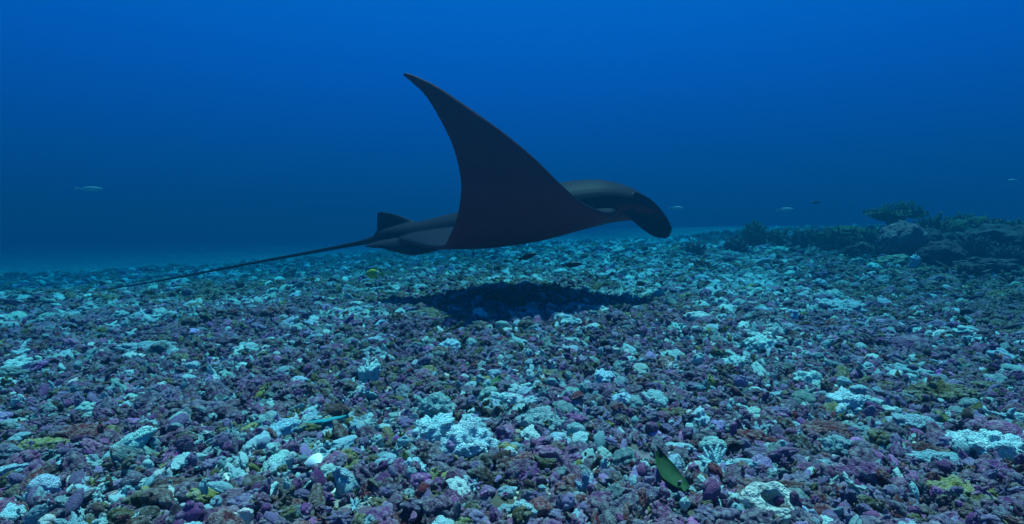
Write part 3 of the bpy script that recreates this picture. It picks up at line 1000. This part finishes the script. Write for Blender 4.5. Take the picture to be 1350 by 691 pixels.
def table_coral(label, px, py, half, Y, seed):
    """flat plate of short branchlets on a stalk"""
    c_ = P(px, py, Y); w = half / FPX * Y
    zb = hgt(c_.x, Y)
    root = empty('table_coral', (c_.x, Y, zb))
    g = np.random.default_rng(seed)
    hz = c_.z - zb
    v, f, tp = knobby(900 + seed, ICO5, knobs=160, kr=0.16, kh=0.16, squash=(1, 1, 1), rough=.08, lobes=7)
    v = v / np.abs(v).max(0) * np.array([w, w * 0.8, 0.085])
    v[:, 2] += hz + 0.05 * np.sin(v[:, 0] * 6 / w) * 0.6 - 0.02
    o = mesh_obj('plate', v, f, RM['green'], root); put_tips(o.data, tp)
    # upright branchlets on top
    V, F, T = [], [], []
    for b in range(170):
        an = g.uniform(0, 6.283); r_ = math.sqrt(g.random()) * 0.93
        x, y = r_ * w * math.cos(an), r_ * w * .8 * math.sin(an)
        h_ = g.uniform(.03, .09) + 0.10 * math.exp(-((x - 0.1 * w) / (0.25 * w)) ** 2)
        z0 = hz + 0.04 * (1 - r_ * r_) + 0.03 * math.sin(x * 6 / w)
        base = len(V); rr = g.uniform(.012, .022)
        lean = g.normal(0, .02, 2)
        for q in (0, .5, 1):
            for k in range(5):
                t_ = 2 * math.pi * k / 5
                V.append((x + lean[0] * q + rr * (1 - .6 * q) * math.cos(t_), y + lean[1] * q + rr * (1 - .6 * q) * math.sin(t_), z0 + h_ * q)); T.append(q)
        for s_ in range(2):
            for k in range(5):
                i0 = base + s_ * 5 + k; i1 = base + s_ * 5 + (k + 1) % 5
                F.append((i0, i1, i1 + 5, i0 + 5))
        F.append(tuple(base + 10 + k for k in range(5)))
    b = mesh_obj('branchlets', V, F, RM['green'], root); put_tips(b.data, T); b['kind'] = 'stuff'
    V, F = [], []
    for i in range(7):
        q = i / 6; rr = w * (0.34 - 0.2 * math.sin(math.pi * q * 0.8) + 0.12 * q)
        for k in range(14):
            t_ = 2 * math.pi * k / 14
            V.append((rr * math.cos(t_) * (1 + g.normal(0, .06)), rr * math.sin(t_) * .8, -0.05 + (hz + 0.02) * q))
    for i in range(6):
        for k in range(14):
            i0 = i * 14 + k; i1 = i * 14 + (k + 1) % 14
            F.append((i0, i1, i1 + 14, i0 + 14))
    mesh_obj('stalk', V, F, RM['brown'], root)
    tag(root, label, 'table coral')

RK = 'reef_rock'
table_coral('green-brown table coral spreading above the pink ribbed dome', 1180, 283, 40, 9.2, 1)
reef_lump('dome_coral', 'pink ribbed dome coral on the dark reef', 'coral', 1189, 290, 338, 29, 7.8, 'pink', 1, knobs=70, kr=0.24, kh=0.14, rag=0.1)
reef_lump('boulder_coral', 'big dark rounded boulder coral at the foot of the reef', 'coral', 1238, 315, 362, 34, 6.9, 'dark', 2, knobs=60, kr=0.25, kh=0.10, rag=0.15)
reef_lump('coral_plate', 'pale green tilted coral plate leaning on the dark boulder', 'coral', 1178, 335, 345, 28, 7.0, 'pale', 3, knobs=50, kr=0.25, kh=0.10, deep=0.7).rotation_euler = (0, R(-10), 0)
reef_lump('coral_clump', 'pale blue coral clump against the side of the dark boulder', 'coral', 1206, 334, 352, 7, 6.7, 'blue', 4, knobs=40)
reef_lump(RK, 'low dark ridge rock with green turf behind the boulder coral', 'rock', 1262, 285, 345, 62, 8.8, 'green', 5, knobs=90, kr=0.22, kh=0.22)
reef_lump(RK, 'long dark brown reef rock beside the boulder coral', 'rock', 1325, 294, 352, 62, 7.6, 'dark', 6, knobs=90, kr=0.24, kh=0.2)
reef_lump(RK, 'dark purple reef rock between pink dome and boulder', 'rock', 1226, 300, 345, 36, 8.2, 'dark', 7, knobs=70, kr=0.25, kh=0.2)
reef_lump(RK, 'far green-topped reef rock at the end of the ridge', 'rock', 1375, 290, 345, 60, 9.4, 'green', 8, knobs=90, kr=0.22, kh=0.22)
reef_lump(RK, 'low green turf mound between bushy corals and pink dome', 'rock', 1118, 297, 330, 46, 9.6, 'green', 9, knobs=110, kr=0.2, kh=0.22)
reef_lump(RK, 'dark rock in front of the long brown reef rock', 'rock', 1300, 338, 368, 40, 6.4, 'dark', 10, knobs=80, kr=0.24, kh=0.22)
reef_lump(RK, 'low dark brown rock below the pink dome', 'rock', 1140, 318, 345, 30, 8.2, 'brown', 11, knobs=80, kr=0.24, kh=0.24)
reef_lump(RK, 'flat purple-brown rock in front of the boulder coral', 'rock', 1268, 372, 392, 48, 5.6, 'brown', 12, knobs=100, kr=0.2, kh=0.2)
reef_lump(RK, 'flat dark rock shelf beside the purple dome', 'rock', 1325, 400, 430, 52, 4.9, 'dark', 13, knobs=100, kr=0.2, kh=0.2)
reef_lump('coral_mound', 'yellow-green mossy mound at the foot of the tilted plate', 'coral', 1176, 354, 368, 22, 6.3, 'pale', 14, knobs=90, kr=0.18, kh=0.18)
for q_, (px_b, top_b, half_b, Y_b, kd_b, lb_b) in enumerate([
    (1232, 284, 24, 8.6, 'green', 'green feathery coral bush right beside the table coral'),
    (1270, 281, 26, 9.0, 'green', 'tallest green feathery bush on the dark ridge'),
    (1306, 287, 24, 8.3, 'brown', 'brown feathery bush on the dark ridge beside the tallest green one'),
    (1342, 290, 24, 8.0, 'green', 'green feathery bush at the far end of the dark ridge'),
    (1150, 300, 26, 8.9, 'green', 'low green bush beneath the table coral'),
    (1105, 299, 26, 9.4, 'green', 'wide green bush on the turf mound'),
    (1285, 312, 26, 7.2, 'dark', 'dark bush behind the boulder coral'),
    (1330, 325, 26, 6.8, 'dark', 'dark bush on the long brown reef rock'),
    (1165, 325, 18, 7.7, 'dark', 'small dark bush at the foot of the pink dome'),
    (1270, 352, 26, 6.1, 'brown', 'low brown bush before the boulder coral'),
    (1340, 372, 26, 5.6, 'brown', 'low brown bush before the flat rock shelf')]):
    bush('coral_bush', lb_b, 'coral', px_b, top_b, 330, half_b, Y_b, kd_b, 60 + q_, nb=90, rad=0.028)
bush('bushy_coral', 'tall dark bushy coral, highest of the far clumps', 'coral', 993, 291, 322, 22, 10.5, 'green', 21, nb=80)
bush('bushy_coral', 'low dark bushy coral at the edge of the pale rubble', 'coral', 968, 313, 338, 17, 9.6, 'dark', 22, nb=60)
bush('bushy_coral', 'rounded green bushy coral next to the tall dark one', 'coral', 1022, 303, 326, 24, 10.8, 'green', 23, nb=80)
bush('bushy_coral', 'wide dark bushy coral before the green turf mound', 'coral', 1062, 302, 325, 26, 10.2, 'brown', 24, nb=80)
bush('bushy_coral', 'faint low coral clump far ahead of the manta', 'coral', 917, 320, 335, 10, 9.4, 'dark', 25, nb=36)
bush('bushy_coral', 'small dark coral clump on pale turquoise rubble', 'coral', 922, 343, 356, 15, 7.6, 'brown', 26, nb=40, rad=0.035)

# ------------------------------------------------------------------ small things on the rubble
def blade(name, label, cat, px, py, length_px, width_px, color, yaw, pitch, curl=0.25, th=0.0018, stem=False):
    g = ground(px, py); d = (g - CAM).length
    ln, wd = length_px / FPX * d, width_px / FPX * d
    V, F = [], []
    n_ = 14; m_ = 6
    for sgn in (1, -1):
        for i in range(n_ + 1):
            q = i / n_
            w_ = wd * 0.5 * (math.sin(math.pi * min(1, q * 0.93 + 0.07)) ** 0.6) + 0.0008
            for k in range(m_ + 1):
                u = k / m_ * 2 - 1
                V.append((w_ * u, ln * (q - .5), curl * ln * (q - .5) ** 2 + 0.25 * wd * u * u + 0.03 * wd * math.sin(q * 17 + u * 3) + sgn * th))
    o_ = (n_ + 1) * (m_ + 1)
    for i in range(n_):
        for k in range(m_):
            a = i * (m_ + 1) + k
            F.append((a, a + 1, a + m_ + 2, a + m_ + 1))
            b = a + o_
            F.append((b + m_ + 1, b + m_ + 2, b + 1, b))
    for i in range(n_):
        for k in (0, m_):
            a = i * (m_ + 1) + k
            F.append((a, a + m_ + 1, a + m_ + 1 + o_, a + o_))
    for i in (0, n_):
        for k in range(m_):
            a = i * (m_ + 1) + k
            F.append((a, a + 1, a + 1 + o_, a + o_))
    o = mesh_obj(name, V, F, plain_mat(name.replace('_', ' '), color, rough=0.8, var=0.45, scale=60, spec=0.1))
    o.location = g + Vector((0, 0, 0.034))
    o.rotation_euler = (pitch, 0, yaw)
    tag(o, label, cat)
blade('seaweed_blade', 'broad dark green leaf of seaweed lying on pale purple nodules', 'seaweed', 882, 650, 66, 24, (0.018, 0.060, 0.026), R(14), R(16), curl=0.5)
blade('seaweed_blade', 'small green leaf of seaweed beside a long white coral finger', 'seaweed', 650, 520, 34, 13, (0.04, 0.12, 0.05), R(-38), R(10))
blade('seaweed_blade', 'slender teal strip of seaweed lying across dark rubble', 'seaweed', 432, 572, 50, 10, (0.02, 0.24, 0.28), R(-72), R(5), curl=0.1)
blade('seaweed_blade', 'black curled ribbon of seaweed on grey rubble', 'seaweed', 795, 463, 36, 8, (0.008, 0.008, 0.012), R(-80), R(3), curl=-0.9)

def shell(label, px, py, rpx):
    g = ground(px, py); d = (g - CAM).length; r = rpx / FPX * d
    V, F = [], []
    n_, m_ = 24, 10
    for sgn in (1.0, 0.9):
        for i in range(m_ + 1):
            q = i / m_
            for k in range(n_ + 1):
                a = (k / n_ - .5) * 2.4
                rr = r * 2 * q * (1 - 0.12 * abs(a)) * (1 + 0.03 * math.cos(k * math.pi))
                V.append((rr * math.sin(a), rr * math.cos(a) - r, sgn * (0.55 * r * math.sin(math.pi * min(1, q * .97 + .03)) ** .7 * math.cos(a * .9)) - (1 - sgn) * 0.02 * r))
    o_ = (m_ + 1) * (n_ + 1)
    for i in range(m_):
        for k in range(n_):
            a = i * (n_ + 1) + k
            F.append((a, a + 1, a + n_ + 2, a + n_ + 1)); b = a + o_
            F.append((b + n_ + 1, b + n_ + 2, b + 1, b))
    for k in range(n_):
        a = m_ * (n_ + 1) + k
        F.append((a, a + 1, a + 1 + o_, a + o_))
    o = mesh_obj('sea_shell', V, F, plain_mat('shell', (0.60, 0.74, 0.76), rough=0.5, var=.3, scale=90))
    o.location = g + Vector((0, 0, .05)); o.rotation_euler = (R(35), R(-15), R(-35))
    tag(o, label, 'shell')
shell('bright white fan shell lying on dark maroon rubble', 415, 634, 10)

def cup_sponge(label, px, py, rpx):
    g = ground(px, py); d = (g - CAM).length; r = rpx / FPX * d
    gg = np.random.default_rng(5)
    V, F, T = [], [], []
    prof = [(0.9, -.3), (1.05, .1), (1.0, .45), (.85, .62), (.62, .66), (.46, .55), (.42, .2), (.40, -.1), (.05, -.15)]
    n_ = 40
    ph = gg.uniform(0, 6.28, 4)
    for i in range(33):
        rr, z = catmull(prof, i / 32)
        for k in range(n_):
            a = 2 * math.pi * k / n_
            w = 1 + 0.06 * math.sin(3 * a + ph[0]) + 0.05 * math.sin(7 * a + ph[1] + z) + gg.normal(0, .02)
            V.append((1.2 * rr * r * w * math.cos(a), rr * r * w * math.sin(a), z * r * w)); T.append(1.0 if 8 < i < 18 else 0.2)
    for i in range(32):
        for k in range(n_):
            a = i * n_ + k; c_ = i * n_ + (k + 1) % n_
            F.append((a, c_, c_ + n_, a + n_))
    o = mesh_obj('cup_sponge', V, F, lump_material('cup sponge', (0.40, 0.52, 0.50), 60, tips=.4)); put_tips(o.data, T)
    o.location = g + Vector((0, 0, .015)); o.rotation_euler = (R(22), R(8), 0)
    tag(o, label, 'sponge')
cup_sponge('pale turquoise cup sponge with a dark round hole', 1015, 682, 26)
